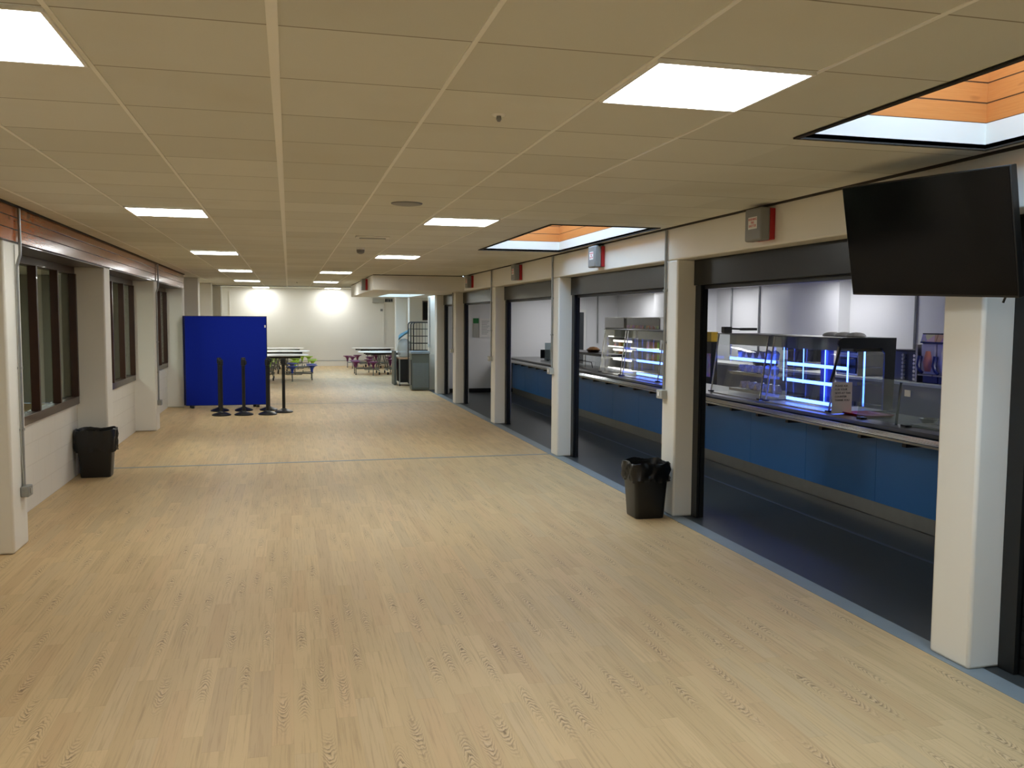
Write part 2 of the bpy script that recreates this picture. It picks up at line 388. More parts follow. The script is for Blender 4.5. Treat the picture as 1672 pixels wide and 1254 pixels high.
# ------------------------------------------------------------------ left wall
struct('wall_left', MB().box(-2.6, XW, YB, 7.6, 0, H), M['wall'])
struct('wall_left', MB().box(-2.6, XW, 8.0, 11.4, 0, .84).box(-2.6,XW,11.75,15.4,0,.84).box(-2.6,XW,15.75,19.35,0,.84), M['block'])
struct('wall_left', MB().box(-2.6, XW, 7.6, 19.7, 2.47, H), M['wall'])
for a, b in PL: struct('pillar', MB().box(-2.6, XL, a, b, 0, 2.47), M['wall'], .02)
struct('wall_left', MB().box(-2.75, -2.6, 19.7, YF, 0, HF), M['wall'])
for y, xx in ((21.0,-1.97),(24.4,-1.96),(26.0,-1.84)): struct('pillar', MB().box(-2.6, xx, y, y+.4, 0, H if y < 25.6 else HF), M['wall'], .01)
# timber fascia and its soffit
fb = MB()
for k in range(3): fb.box(-2.118, -2.095, YB, 19.42, 2.462+k*.0967+(.003 if k else 0), 2.462+(k+1)*.0967-.003)
fb.box(-2.119,-2.105,YB,19.41,2.464,H-.001); trim(fb, M['orange'], .003)
trim(MB().box(-2.45, -2.12, 8.0, 11.4, 2.45, 2.468).box(-2.45,-2.12,11.75,15.4,2.45,2.468).box(-2.45,-2.12,15.75,19.35,2.45,2.468), M['darkwood'])
struct('wall_left', MB().box(XW, -2.12, YB, 7.6, 2.47, H).box(XW,-2.12,8.0,11.4,2.47,H).box(XW,-2.12,11.75,15.4,2.47,H).box(XW,-2.12,15.75,19.35,2.47,H), M['wall'])
for i, (a, b) in enumerate(((8.0,11.4),(11.75,15.4),(15.75,19.35))):
    w = struct('window_%d' % (5+i), MB().box(-2.56,-2.425,a,b,.84,.93).box(-2.56,-2.44,a,b,2.37,2.45), M['darkwood'], .004)
    n = 4; L = b-a-.06
    pm = [a+.03+L*k/n for k in range(n+1)]
    for y in pm: mk('post', MB().box(-2.50,-2.42,y-.025,y+.025,.93,2.37), M['darkwood'], w, .003)
    for y0, y1 in zip(pm, pm[1:]): mk('pane', MB().box(-2.506,-2.50,y0-.02,y1+.02,.93,2.37), M['winglass'], w)
# room seen through the windows
struct('wall_left', MB().box(-6.0,-5.85,6.0,21.0,0,2.8).box(-5.85,-2.6,5.9,6.0,0,2.8).box(-5.85,-2.75,20.9,21.0,0,2.8), M['gcool'])
struct('pillar', MB().box(-5.85,-5.4,9.2,9.7,0,2.8).box(-5.85,-5.4,12.8,13.4,0,2.8), M['wall'])
struct('floor', MB().box(-5.85,-2.6,6.0,20.9,-.1,-.001), M['floor'])
struct('ceiling', MB().box(-5.85,-2.6,6.0,20.9,2.75,2.8), M['tbar'])
# ------------------------------------------------------------------ kitchen shell
struct('wall_kitchen', MB().box(8.4,8.6,YB,22.0,0,2.6).box(8.2,8.4,12.0,13.4,0,2.5).box(8.15,8.4,16.4,19.0,0,2.5), M['wallcool'])
struct('wall_kitchen', MB().box(3.9,8.6,22.0,22.15,0,2.6), M['wallcool'])
struct('baseboard_kitchen', MB().box(3.92,6.0,21.97,22.0,0,.1), M['blackmatt'])
d = struct('door_1', MB().box(6.86,7.52,21.95,21.99,0,2.12), M['white'])
mk('door_panel', MB().box(6.93,7.45,21.935,21.95,.02,2.05), M['dark'], d); mk('handle', MB().tube([(6.99,21.93,1.02),(6.99,21.89,1.02),(7.1,21.89,1.02)],.009), M['chrome'], d)
# ------------------------------------------------------------------ ceiling lights
def light_proto(name, sx, sy, mat, label, grp, loc):
    t = thing(name, label, 'ceiling light', loc, 0, grp)
    f = .012
    mk('frame', MB().box(0,sx,0,f,-.012,0).box(0,sx,sy-f,sy,-.012,0).box(0,f,f,sy-f,-.012,0).box(sx-f,sx,f,sy-f,-.012,0), M['tbar'], t)
    mk('diffuser', MB().box(f,sx-f,f,sy-f,-.008,-.001), mat, t); return t
G1 = 'square light panels in the corridor ceiling'
p = light_proto('ceiling_light', .6, .58, M['panel'], 'square white light panel cut off by the top left corner of the photo', G1, (-1.262, 2.815, H-.001))
lightspec = [(1.205,2.815,'largest square white light panel, nearest on the right beside the wood lined rooflight'),
 (-1.262,7.615,'square light panel on the left side, second one away from the viewer'),
 (1.205,7.615,'square light panel on the right side beyond the round speaker disc'),
 (-1.262,12.415,'square light panel on the left side, third one away from the viewer'),
 (1.205,12.415,'square light panel on the right side, just before the far rooflight'),
 (-1.262,17.215,'square light panel on the left side, fourth one away, above the blue screen'),
 (.588,17.215,'square light panel right of the middle, nearer of the last two'),
 (-1.262,22.015,'smallest looking square light panel at the far left end of the low ceiling'),
 (.588,22.015,'smallest looking square light panel at the far right end of the low ceiling'),
 (-1.262,-1.985,'square light panel in the ceiling behind the viewpoint, left'),
 (1.205,-1.985,'square light panel in the ceiling behind the viewpoint, right')]
for x, y, lb in lightspec: dup(p, (x, y, H-.001), lb)
p = light_proto('ceiling_light', .6, .6, M['farpanel'], 'light panel on the raised ceiling close to the end wall, left one', 'light panels by the end wall', (-1.3, 34.0, HF-.001))
dup(p, (1.32, 34.0, HF-.001), 'light panel on the raised ceiling close to the end wall, right one')
for x, l in ((-1.3,'left'),(.6,'right')): light_proto('ceiling_light', .6, .6, M['addedpanel'], 'added unseen light panel on the raised ceiling over the tables, %s one' % l, 'added unseen light panels over the tables', (x, 29.2, HF-.001))  # added out of view to brighten the far floor and end wall
p = light_proto('ceiling_light', .6, 1.2, M['kpanel'], 'long cool white light panel in the kitchen ceiling, nearest the far kitchen wall', 'kitchen ceiling panels', (7.35, 18.9, 2.499))
for x, y, n in ((7.3,14.6,'second from the far end'),(7.3,11.0,'third from the far end'),(7.3,7.0,'behind the nearest pillar'),(6.2,19.9,'over the far end of the counter')): dup(p, (x, y, 2.499), 'long cool white light panel in the kitchen ceiling, ' + n)
p = light_proto('ceiling_light', .6, .6, M['lowlamp'], 'dim light panel seen through the first left window', 'lights in the room behind the windows', (-4.3, 12.5, 2.749))
dup(p, (-4.3, 16.5, 2.749), 'dim light panel seen through the second left window')
# spot lamps washing the end wall
# ------------------------------------------------------------------ roller shutters
G = 'roller shutters of the servery openings'
names = ['closed dark grey shutter right of the nearest pillar, cut by the picture edge', 'dark grey open shutter over the widest opening, behind the hanging screen', 'dark grey open shutter with a curved light reflection, over the second opening',
 'dark grey open shutter over the third opening, with a pale glow on its box', 'dark grey open shutter over the opening that shows the notice board', 'dark grey open shutter over the last and narrowest opening']
for i in range(6):
    a = PR[i][1] + .002; b = PR[i+1][0] - .002
    t = thing('roller_shutter', names[i], 'roller shutter', (3.82, (a+b)/2, 0), 0, G); hl = (b-a)/2
    mk('housing', MB().box(-.12, .08, -hl, hl, 2.2, 2.438), M['shutter'], t, .004)
    for s in (-1, 1):
        mk('guide_rail', MB().box(-.10, -.075, min(s*hl, s*(hl-.11)), max(s*hl, s*(hl-.11)), .003, 2.198).box(-.065,-.02,min(s*hl, s*(hl-.1)), max(s*hl, s*(hl-.1)),.003,2.198).box(-.075,-.065,min(s*hl, s*(hl-.06)), max(s*hl, s*(hl-.06)),.003,2.198), M['blackmatt'], t)
    if i == 0:
        cur = MB(); z = .02
        while z < 2.19:
            cur.prismx([(-.05,z),(-.062,z+.035),(-.05,z+.07),(-.045,z+.07),(-.045,z)], 0, 1) if False else cur.box(-.062,-.05,-hl+.11,hl-.11,z,z+.068); z += .075
        mk('curtain', cur, M['blackmatt'], t)
    mk('bottom_bar', MB().box(-.06,-.03,-hl+.11,hl-.11,2.165,2.199) if i else MB().box(-.065,-.045,-hl+.11,hl-.11,.003,.02), M['blackmatt'], t)
# ------------------------------------------------------------------ alarm boxes
def alarm(loc, label, rz=0):
    t = thing('alarm_box', label, 'alarm box', loc, rz, 'grey and red shutter alarm boxes')
    mk('back_box', MB().box(-.045, 0, -.115, .115, 0, .235), M['red'], t, .006)
    c_ = mk('cover', MB().box(-.125, -.0452, -.12, .12, -.004, .24), M['boxgrey'], t, .012)
    mk('label', MB().box(-.1258, -.1251, -.065, .065, .085, .175), M['paper'], t)
    writing('WARNING\nFIRE\nSHUTTER', .026, M['redtext'], t, (-.1262, 0, .132), (PI/2, 0, -PI/2), spacing=.95)
    return t
AL = ['largest grey and red alarm box, above the nearest servery opening left of the screen', 'grey and red alarm box under the corner of the second rooflight', 'grey and red alarm box above the third servery opening', 'grey and red alarm box above the fourth opening, beside the dropped box']
a0 = alarm((XR-.001, 6.1, 2.48), AL[0])
for y, l in ((9.78,AL[1]),(13.5,AL[2]),(17.25,AL[3])): dup(a0, (XR-.001, y, 2.48), l, 0)
dup(a0, (1.649, 19.4, 2.47), 'small grey and red alarm box on the side of the dropped ceiling box', 0)
# ------------------------------------------------------------------ conduits and switches
def conduit(loc, z0, z1, label, side=-1, bend=False, second=False):
    t = thing('cable_conduit', label, 'cable conduit', loc, 0, 'surface conduits on the pillars')
    s = side; r = .0125; o = s*(r+.003)
    if bend: pts = [(s*.045,0,z1),(s*.045,0,z1-.33),(s*.043,0,z1-.37),(o,0,z1-.46),(o,0,z1-.5),(o,0,z0)]
    else: pts = [(o,0,z1),(o,0,z0)]
    mk('conduit_tube', MB().tube(pts, r), M['galv'], t)
    if second:
        mk('thin_cable', MB().tube([(o,-.045,2.44),(o,-.045,z0+.3),(o,-.02,z0+.1),(o,-.02,z0)], .0035, 6), M['plasticgrey'], t)
    bxm = mk('socket_box', MB().box(min(s*.002,s*.062), max(s*.002,s*.062), -.062, .062, z0-.085, z0), M['plasticgrey'] if side == -1 else M['galv'], t, .005)
    mk('rocker', MB().box(min(s*.063,s*.068), max(s*.063,s*.068), -.016, .016, z0-.06, z0-.02), M['white'] if side == -1 else M['plasticgrey'], bxm)
    for z in (z0+.45, z0+.95):
        if z < z1-.6 or not bend: mk('clip', MB().box(min(s*.001,s*.03), max(s*.001,s*.03), -.022, .022, z, z+.018), M['galv'], t)
    return t
RC = [(7.93,'grey conduit and switch on the pillar behind the right hand bin'),(11.71,'grey conduit and switch on the third right pillar, at the grey floor line'),(15.5,'grey conduit and switch on the fourth right pillar'),(19.35,'thin looking conduit and switch on the fifth right pillar'),]
for y, l in RC: conduit((XR, y, 0), 1.2, H-.02, l)
conduit((3.6, 23.09, 0), 1.2, 2.42, 'faintest conduit with a switch on the short wall beside the cage trolley')
conduit((XL, 7.86, 0), .5, H-.02, 'galvanised conduit bending down the nearest left pillar to a double socket', 1, True, True)
conduit((XL, 15.56, 0), .5, H-.02, 'galvanised conduit bending down the third left pillar by the narrow window', 1, True)
# ------------------------------------------------------------------ ceiling fittings
single('ceiling_speaker', MB().lathe([(.0,-.012),(.09,-.012),(.115,-.008),(.12,0)], n=32), M['boxgrey'], 'round grey speaker disc flush in the ceiling between the light rows', 'ceiling speaker', (.88, 6.8, H-.001))
t = thing('emergency_light', 'slim rectangular emergency light fitting flush in the ceiling before the smoke detector', 'emergency light', (.88, 9.65, H-.001))
mk('body', MB().box(-.18,.18,-.045,.045,-.018,0), M['tbar'], t, .004); mk('lens', MB().box(-.14,.14,-.02,.02,-.03,-.0185), M['plasticgrey'], t, .004)
t = thing('smoke_detector', 'dark grey smoke detector hanging from the ceiling in the middle distance', 'smoke detector', (.88, 11.3, H-.001))
mk('base', MB().lathe([(.0,-.02),(.05,-.02),(.055,0)]), M['tbar'], t); mk('sensor', MB().lathe([(.02,-.075),(.045,-.06),(.05,-.035),(.05,-.021)]), M['boxgrey'], t)
for (x,y,l) in ((.88,3.75,'tiny white sprinkler rosette in the ceiling left of the large right light'),(.98,21.3,'small detector between the last two lights on the right'),(.2,22.6,'tiny dark detector in the ceiling near its far end')):
    t = thing('ceiling_sensor', l, 'ceiling sensor', (x,y,H-.001)); mk('rosette', MB().lathe([(.0,-.006),(.025,-.006),(.03,0)],n=16), M['tbar'], t); mk('head', MB().lathe([(.006,-.03),(.012,-.02),(.01,-.0065)],n=12), M['boxgrey'], t)
# ------------------------------------------------------------------ hanging screen
t = thing('television', 'large black flat television hanging tilted at the top right in front of the nearest pillar', 'television')
tvc = Vector((3.263, 4.063, 2.322)); a_, b_, g_ = .127, .205, -.037
nn = Vector((-math.cos(a_)*math.cos(b_), -math.sin(a_)*math.cos(b_), -math.sin(b_))); rr = Vector((math.sin(a_), -math.cos(a_), 0)); uu = nn.cross(rr); uu = uu if uu.z > 0 else -uu
r2 = rr*math.cos(g_) + uu*math.sin(g_); u2 = -rr*math.sin(g_) + uu*math.cos(g_)
t.matrix_world = Matrix(((r2.x,u2.x,nn.x,tvc.x),(r2.y,u2.y,nn.y,tvc.y),(r2.z,u2.z,nn.z,tvc.z),(0,0,0,1)))
W2, H2 = .55, .316
mk('casing', MB().box(-W2,W2,-H2,H2,-.045,-.002), M['black'], t, .004)
mk('screen', MB().box(-W2+.008,W2-.008,-H2+.012,H2-.008,-.0015,.0005), M['screen'], t)
mk('cable', MB().tube([(.42,-H2+.02,-.05),(.43,-H2-.01,-.055),(.42,-H2-.035,-.05)],.006,8), M['black'], t)
mk('wall_bracket', MB().box(-.16,.16,-.1,.1,-.07,-.046).box(-.03,.03,-.03,.03,-.262,-.07), M['blackmatt'], t)
# ------------------------------------------------------------------ bins
def bin_(loc, wx, wy, h, label, rz=0, seed=1, hang=1.):
    t = thing('waste_bin', label, 'waste bin', loc, rz, 'black bins with liners'); rnd = random.Random(seed)
    b = MB(); z = 0; rings = []
    for f, zz in ((.78,0),(.8,.015),(.98,h-.03),(1.0,h-.03),(1.0,h-.012),(.95,h-.012),(.76,.03)):
        rings.append(b.rrect(-wx*f/2, wx*f/2, -wy*f/2, wy*f/2, zz, .045*f))
    b.loft(rings); mk('bin_body', b, M['black'], t)
    l = MB(); n = 64; rings = []
    prof = [(.9,h-.09),(.965,h-.02),(1.0,h+.012),(1.075,h-.0),(1.09,h-.05*hang),(1.07,h-.1*hang),(1.1,h-.14*hang),(1.06,h-.165*hang),(1.0,h-.155*hang)]
    for k, (f, zz) in enumerate(prof):
        ring = []
        for i in range(n):
            a = 2*PI*i/n; ca, sa = math.cos(a), math.sin(a); q = (abs(ca)**6+abs(sa)**6)**(-1/6)
            amp = .003+.0055*(k >= 3); d = amp*(math.sin(a*11+k*1.7+seed)+.7*math.sin(a*19-k*2.3)+rnd.uniform(-.3,.3))
            ring.append((q*ca*(wx*f/2)+d*ca, q*sa*(wy*f/2)+d*sa, zz + rnd.uniform(-.003,.003) + .009*math.sin(a*5+seed+k)))
        rings.append(ring)
    l.loft(rings, False); o = mk('bin_liner', l, M['bag'], t); return t
bin_((3.29, 7.80, .001), .36, .34, .52, 'black waste bin with a bag liner standing by the right pillar beside the servery opening', 0, 3)
bin_((-2.21, 11.17, .001), .41, .27, .55, 'black waste bin with a bag liner against the second left pillar', 0, 8, 1.5)
# ------------------------------------------------------------------ blue screens
def screen_(x0, x1, y, label, rz=0):
    w = (x1-x0)/2; t = thing('partition_screen', label, 'partition screen', ((x0+x1)/2, y, 0), rz, 'blue felt screens')
    mk('felt_panel', MB().box(-w+.012,w-.012,-.022,.022,.06,1.885), M['bluefelt'], t)
    mk('edge_frame', MB().box(-w,-w+.0118,-.025,.025,.05,1.895).box(w-.0118,w,-.025,.025,.05,1.895).box(-w+.0118,w-.0118,-.025,.025,1.8855,1.895).box(-w+.0118,w-.0118,-.025,.025,.05,.0595), M['black'], t)
    for x in (-w+.14, w-.2):
        f = mk('foot', MB().box(x-.02,x+.02,-.065,.065,.03,.0495), M['black'], t)
        for yy in (-.04,.04): mk('castor', MB().tube([(x-.03,yy,.028),(x+.03,yy,.028)],.0265,10), M['black'], f)
    return t
t = screen_(-2.075, -.45, 19.13, 'royal blue felt screen on black feet, the front one behind the barrier posts')
mk('label', MB().box(.765,.79,-.0265,-.0252,1.66,1.71), M['paper'], t)
screen_(-2.115, -.52, 19.275, 'second blue screen hidden behind the front one, only its dark left edge showing')
# ------------------------------------------------------------------ barrier posts
t = thing('barrier_post', 'black retractable belt post, front row, left one before the blue screen', 'barrier post', (-1.27,17.62,.001), 0, 'black belt barrier posts')
mk('base', MB().lathe([(0,0),(.17,0),(.178,.008),(.176,.02),(.15,.034),(.09,.055),(.05,.07),(.045,.078),(0,.078)], n=32), M['black'], t)
mk('pole', MB().lathe([(.031,.079),(.031,.95)], n=20), M['blackmatt'], t)
hd = mk('belt_head', MB().lathe([(.034,.951),(.043,.955),(.043,1.05),(.036,1.065),(0,1.068)], n=20), M['black'], t)
mk('belt_clip', MB().box(-.018,.018,-.062,-.0435,.97,1.04), M['black'], hd)
for x,y,l in ((-.86,17.62,'black belt post, front row, second from the left before the blue screen'),(-.42,17.62,'black belt post, front row, at the right edge of the blue screen'),(-.12,17.98,'black belt post standing alone at the right, in front of the tables'),
              (-1.36,18.45,'black belt post hidden behind the front left one'),(-.90,18.45,'black belt post hidden behind the second front one'),(-.42,18.45,'black belt post just behind the one at the blue screen edge')):
    dup(t, (x,y,.001), l, random.uniform(0,6))
# ------------------------------------------------------------------ tables with fixed stools
def table(name, label, loc, smat, rx=.9, ry=.78, n=8):
    t = thing(name, label, 'canteen table', loc, 0, 'white canteen tables with fixed stools')
    mk('tabletop', MB().lathe([(0,.725),(.97,.725),(1.0,.733),(1.0,.745),(.985,.75),(0,.75)], n=48, sx=rx, sy=ry), M['white'], t)
    mk('apron', MB().box(-rx*.72,rx*.72,-.36,-.33,.655,.724).box(-rx*.72,rx*.72,.33,.36,.655,.724), M['blackmatt'], t)
    for s in (-1,1):
        x = s*.06
        mk('centre_frame', MB().tube([(x,-.34,.66),(x+s*.08,-.34,.3),(x+s*.1,-.3,.17),(x+s*.1,.3,.17),(x+s*.08,.34,.3),(x,.34,.66)],.019,8).tube([(s*.14,-.5,.14),(s*.14,.5,.14)],.02,8), M['frame'], t)
        mk('leg_loop', MB().tube([(s*rx*.2,-.35,.65),(s*rx*.2,-.35,.22),(s*(rx*.2+.06),-.35,.17),(s*(rx*.75),-.35,.17),(s*(rx*.8),-.35,.22),(s*(rx*.8),-.35,.3)],.014,8), M['frame'], t)
        for y in (-.5,.5): mk('castor', MB().tube([(s*.14-.02,y,.05),(s*.14+.02,y,.05)],.048,12), M['blackmatt'], t)
    for k in range(n):
        a = 2*PI*(k+.5)/n; ex, ey = math.cos(a), math.sin(a); x, y = ex*(rx+.16), ey*(ry+.2)
        mk('stool_arm', MB().tube([(ex*rx*.35, ey*ry*.4, .2),(x*.96,y*.96,.2),(x,y,.23)],.017,8).tube([(x,y,.24),(x,y,.03)],.015,8).lathe([(.0,.0),(.025,.004),(.02,.035)],(x,y,0.),10), M['frame'], t)
        mk('stool_seat', MB().lathe([(.03,.24),(.035,.3),(.05,.36),(.09,.405),(.155,.43),(.165,.44),(.16,.45),(.1,.444),(0,.44)],(x,y,0),20), smat, t)
    return t
table('canteen_table','round white table with blue stools, nearest of the tables behind the barrier posts',(-.33,27.45,.001),M['bluestool'])
t2 = table('canteen_table','round white table with lime green stools, in the middle of the left group',(-.23,30.7,.001),M['green'])
dup(t2,(-.36,33.4,.001),'round white table with lime green stools, hindmost of the left group, nearest the end wall', .3)
t3 = table('canteen_table','white table with purple stools right of the middle, nearer of the two',(3.0,29.7,.001),M['purple'],.8,.7)
dup(t3,(3.05,33.5,.001),'white table with purple stools close to the end wall, farther of the two', .2)
# ------------------------------------------------------------------ things by the far right wall
t = thing('tray_cabinet','grey green cabinet with fluted front and pale top below the black cages','cabinet',(3.28,23.0,.001))
mk('body', MB().box(-.23,.23,-.32,.06,.02,.95), M['cab'], t, .006); mk('top', MB().box(-.25,.25,-.34,.07,.951,1.02), M['cabtop'], t, .01)
fl = MB()
for k in range(14): fl.box(-.2+k*.03,-.188+k*.03,-.325,-.3205,.08,.72)
fd = mk('door', MB().box(-.22,.22,-.3265,-.3202,.03,.76), M['cab'], t); mk('fluting', MB().add([(v[0],v[1]-.0075,v[2]) for v in fl.v], fl.f), M['cabtop'], fd)
mk('side_frame', MB().box(-.252,-.2305,-.3,.05,.15,.8), M['dark'], t)
def cage(x, y, label):
    t = thing('cage_trolley', label, 'cage trolley', (x,y,.001), 0, 'black wire cages'); w, h = .62, 1.76
    pts = [(0,0,.1),(0,0,h-.06),(.02,0,h-.02),(.06,0,h),(w-.06,0,h),(w-.02,0,h-.02),(w,0,h-.06),(w,0,.1)]
    mk('end_frame', MB().tube(pts,.016,8), M['blackmatt'], t)
    g = MB()
    for k in range(8): g.tube([(0,0,.25+k*.19),(w,0,.25+k*.19)],.006,6)
    for k in range(1,8): g.tube([(w*k/8,0,.12),(w*k/8,0,h)],.0022,6)
    mk('wire_mesh', g, M['blackmatt'], t); mk('base_frame', MB().box(0,w,-.02,.02,.09,.12), M['blackmatt'], t)
    for xx in (.05,w-.05): mk('castor', MB().tube([(xx-.015,0,.045),(xx+.015,0,.045)],.044,10), M['blackmatt'], t)
for k, l in enumerate(('front black wire cage above the grey green cabinet','middle black wire cage of the nested three','rear black wire cage of the nested three, farthest left edge')): cage(3.19-.03*k, 23.35+k*.3, l)
t = thing('clearing_trolley','dark open fronted trolley with a light wood top left of the cages','trolley',(3.12,24.75,.001))
mk('top', MB().box(-.2,.22,-.45,.4,.74,.78), M['beech'], t, .004); mk('frame', MB().box(-.2,-.17,-.45,-.42,.06,.74).box(.19,.22,-.45,-.42,.06,.74).box(-.2,-.17,.37,.4,.06,.74).box(.19,.22,.37,.4,.06,.74), M['galv'], t)
mk('side_panel', MB().box(-.165,.185,-.41,.36,.1,.735), M['blackmatt'], t)
for x in (-.18,.2):
    for y in (-.43,.38): mk('castor', MB().tube([(x-.012,y,.031),(x+.012,y,.031)],.03,10), M['blackmatt'], t)
single('clear_sack', MB().lathe([(0,0),(.14,.01),(.19,.1),(.2,.25),(.17,.42),(.1,.5),(0,.52)], n=18, sy=1.3), M['poly'], 'clear plastic sack standing on the wood topped trolley', 'plastic sack', (3.12,24.72,.783))
cl = MB(); rings = []
for i in range(9):
    f = i/8; ring = []
    for j in range(12):
        a = 2*PI*j/12; ring.append((-.16+.3*f+.02*math.cos(a), .19*math.cos(a)*(1-.3*f)+.01, .36+.2*f**.7+.06*math.sin(a)+.012*math.sin(5*f+a)))
    rings.append(ring)
cl.loft(rings); single('blue_cloth', cl, M['bluecloth'], 'pale blue cloth draped over the clear plastic sack', 'cloth', (3.12,24.72,.95))
single('leaning_panel', MB().box(-.03,.03,-.3,.3,0,.95), M['cab'], 'grey green board standing upright left of the wood topped trolley', 'board', (2.86,25.0,.001), bev=.005)
# far wall things
single('wall_box', MB().box(-.23,.23,-.12,0,0,.16), M['plasticgrey'], 'pale grey box fixed high on the end wall below the dropped ceiling', 'wall box', (3.38,YF-.001,2.46), bev=.008)
t = thing('wall_sign','small dark lettered sign high on the end wall beside the grey box','sign',(3.8,YF-.002,2.56))
mk('plate', MB().box(-.16,.16,-.012,0,-.08,.08), M['plasticgrey'], t); 
mk('dark_marks', MB().box(-.14,-.08,-.016,-.0125,-.06,.05).box(-.06,-.02,-.016,-.0125,-.06,.05).box(0,.06,-.016,-.0125,-.06,.04).box(.08,.14,-.016,-.0125,-.05,.05), M['dark'], t)
t = thing('trunking','white vertical trunking with a small grey switch on the end wall','trunking',(3.6,YF-.001,0))
mk('channel', MB().box(-.02,.02,-.025,0,.22,2.4), M['wall'], t); mk('switch', MB().box(-.13,-.04,-.03,0,2.13,2.22), M['boxgrey'], t)
t = thing('trunking','white vertical trunking near the left corner of the end wall','trunking',(-2.15,YF-.001,0)); mk('channel', MB().box(-.02,.02,-.03,0,.22,HF-.02), M['wall'], t)
# ------------------------------------------------------------------ serving counter
CY0, CY1 = 2.5, 21.95
t = thing('serving_counter','long servery counter with blue front panels and a steel top behind the openings','serving counter',(5.45,0,0))
L0 = CY0
mk('carcass', MB().box(.02,.72,CY0,CY1,.1,.86), M['dark'], t)
n = int((CY1-CY0)/1.19); 
for k in range(n):
    y0 = 7.30-1.19*4+k*1.19
    if y0+1.19 > CY1+.3: break
    mk('front_panel', MB().box(0,.018,y0+.002,min(y0+1.188,CY1),.142,.84), M['blue'], t, .001)
    mk('kick_plate', MB().box(.002,.014,y0+.001,min(y0+1.189,CY1),.003,.14), M['steel'], t, .001)
mk('worktop', MB().box(-.06,.8,CY0,CY1,.862,.9), plain('dull_steel', lin(128,128,126), .3, .9, var=.05), t, .004)
rail = mk('tray_rail', MB(), M['chrome'], t) if False else None
ra = MB()
for x in (-.305,-.245,-.185,-.125): ra.tube([(x,CY0,.852),(x,CY1,.852)],.0115,8)
mk('tray_rail', ra, M['chrome'], t)
mk('rail_ledge', MB().box(-.3,-.062,CY0,CY1,.822,.838), M['steel'], t)
y = CY0+.3
while y < CY1:
    mk('rail_bracket', MB().box(-.31,-.002,y-.025,y+.025,.79,.821), M['blackmatt'], t); y += .62
# ------------------------------------------------------------------ glass display cases on the counter
def case(y0, y1, label, led=True, endframe=False, shelves=(.97,1.19,1.38), z1=1.70, dark=False):
    L = y1-y0; t = thing('display_case', label, 'display case', (5.5,y0,.901), 0, 'glass display cases on the counter'); z = z1-.901
    xf = lambda h: .02+.1*(h/z)
    mk('well', MB().box(.02,.74,.01,L-.01,0,.012), M['steel'], t)
    mk('top', MB().box(.11,.74,0,L,z-.012,z).box(.30,.74,.0,L,z-.15,z-.012), M['canopy'], t, .002)
    mk('top_glass', MB().box(.10,.112,0,L,z-.15,z-.013), M['glass'], t)
    mk('front_glass', MB().add([(xf(0),.02,.014),(xf(0),L-.02,.014),(xf(z*.8),L-.02,z*.8),(xf(z*.8),.02,z*.8)],[(0,1,2,3)]), M['glass'], t)
    mk('front_glass', MB().add([(xf(0)+.02,.02,.014),(xf(0)+.02,L-.02,.014),(xf(0)+.12,L-.02,z-.02),(xf(0)+.12,.02,z-.02)],[(0,1,2,3)]), M['glass'], t) if False else None
    for yy in (.006, L-.012):
        mk('side_glass', MB().add([(xf(0),yy,.014),(.7,yy,.014),(.7,yy,z-.014),(xf(z),yy,z-.014)],[(0,1,2,3)]), M['glass'], t)
        mk('post', MB().tube([(xf(0)+.01,yy,.02),(xf(z)+.01,yy,z-.014)],.011,8), M['chrome'], t)
        mk('clip', MB().box(.0,.06,yy-.03,yy+.03,.0125,.03), M['black'], t)
    for zz in shelves:
        h = zz-.901
        s = mk('shelf', MB().box(.26,.7,.03,L-.03,h-.008,h), M['glass'] if not dark else M['steel'], t)
        mk('shelf_light', MB().box(.25,.259,.05,L-.1,h-.03,h+.006), (M['led'] if led is True or zz > 1.3 else M['steel']) if led else M['shelfled'], s)
    if led is True:
        mk('back_panel', MB().box(.702,.71,.95,1.2,.02,z-.16), M['bluestool'], t)
        for yy in (L*.27, L*.5): mk('led_reflection', MB().tube([(.69,yy,.06),(.69,yy,z-.12)],.009,8), M['ledgleam'], t)  # glowing tubes stand for upright reflections of the shelf LEDs
        for yy in (L*.84,): mk('led_reflection', MB().tube([(.69,yy,.06),(.69,yy,z-.12)],.006,8), M['led'], t)
    if led == 'top':
        for yy in (.13, .58): mk('led_reflection', MB().tube([(.69,yy,.2),(.69,yy,z-.16)],.006,8), M['led'], t)  # shelf LED reflections again, built as thinner glowing tubes
    if endframe:
        w = .012
        mk('end_frame', MB().prism([(.66,.02),(.78,.02),(.80,z),(.15,z),(.1,z-.03),(.09,z-.07),(.13,z-.115),(.62,z-.115),(.665,z-.17)],-.03,-.005), M['dark'], t, .002)
        mk('brace', MB().tube([(.13,-.018,z-.1),(.02,-.018,.33)],.014,8), M['dark'], t)
    return t
case(8.2,9.5,'glass display case with bright blue shelf lights, the one with the grey end frame',True,True)
case(9.62,10.92,'glass display case holding wrapped food, behind the dark shutter rail of the first opening', 'top')
case(12.7,14.2,'blue lit glass display case seen through the second opening')
case(14.3,15.35,'unlit clear glass display case seen through the second opening',False,False,(1.0,1.17,1.34,1.5),1.7)
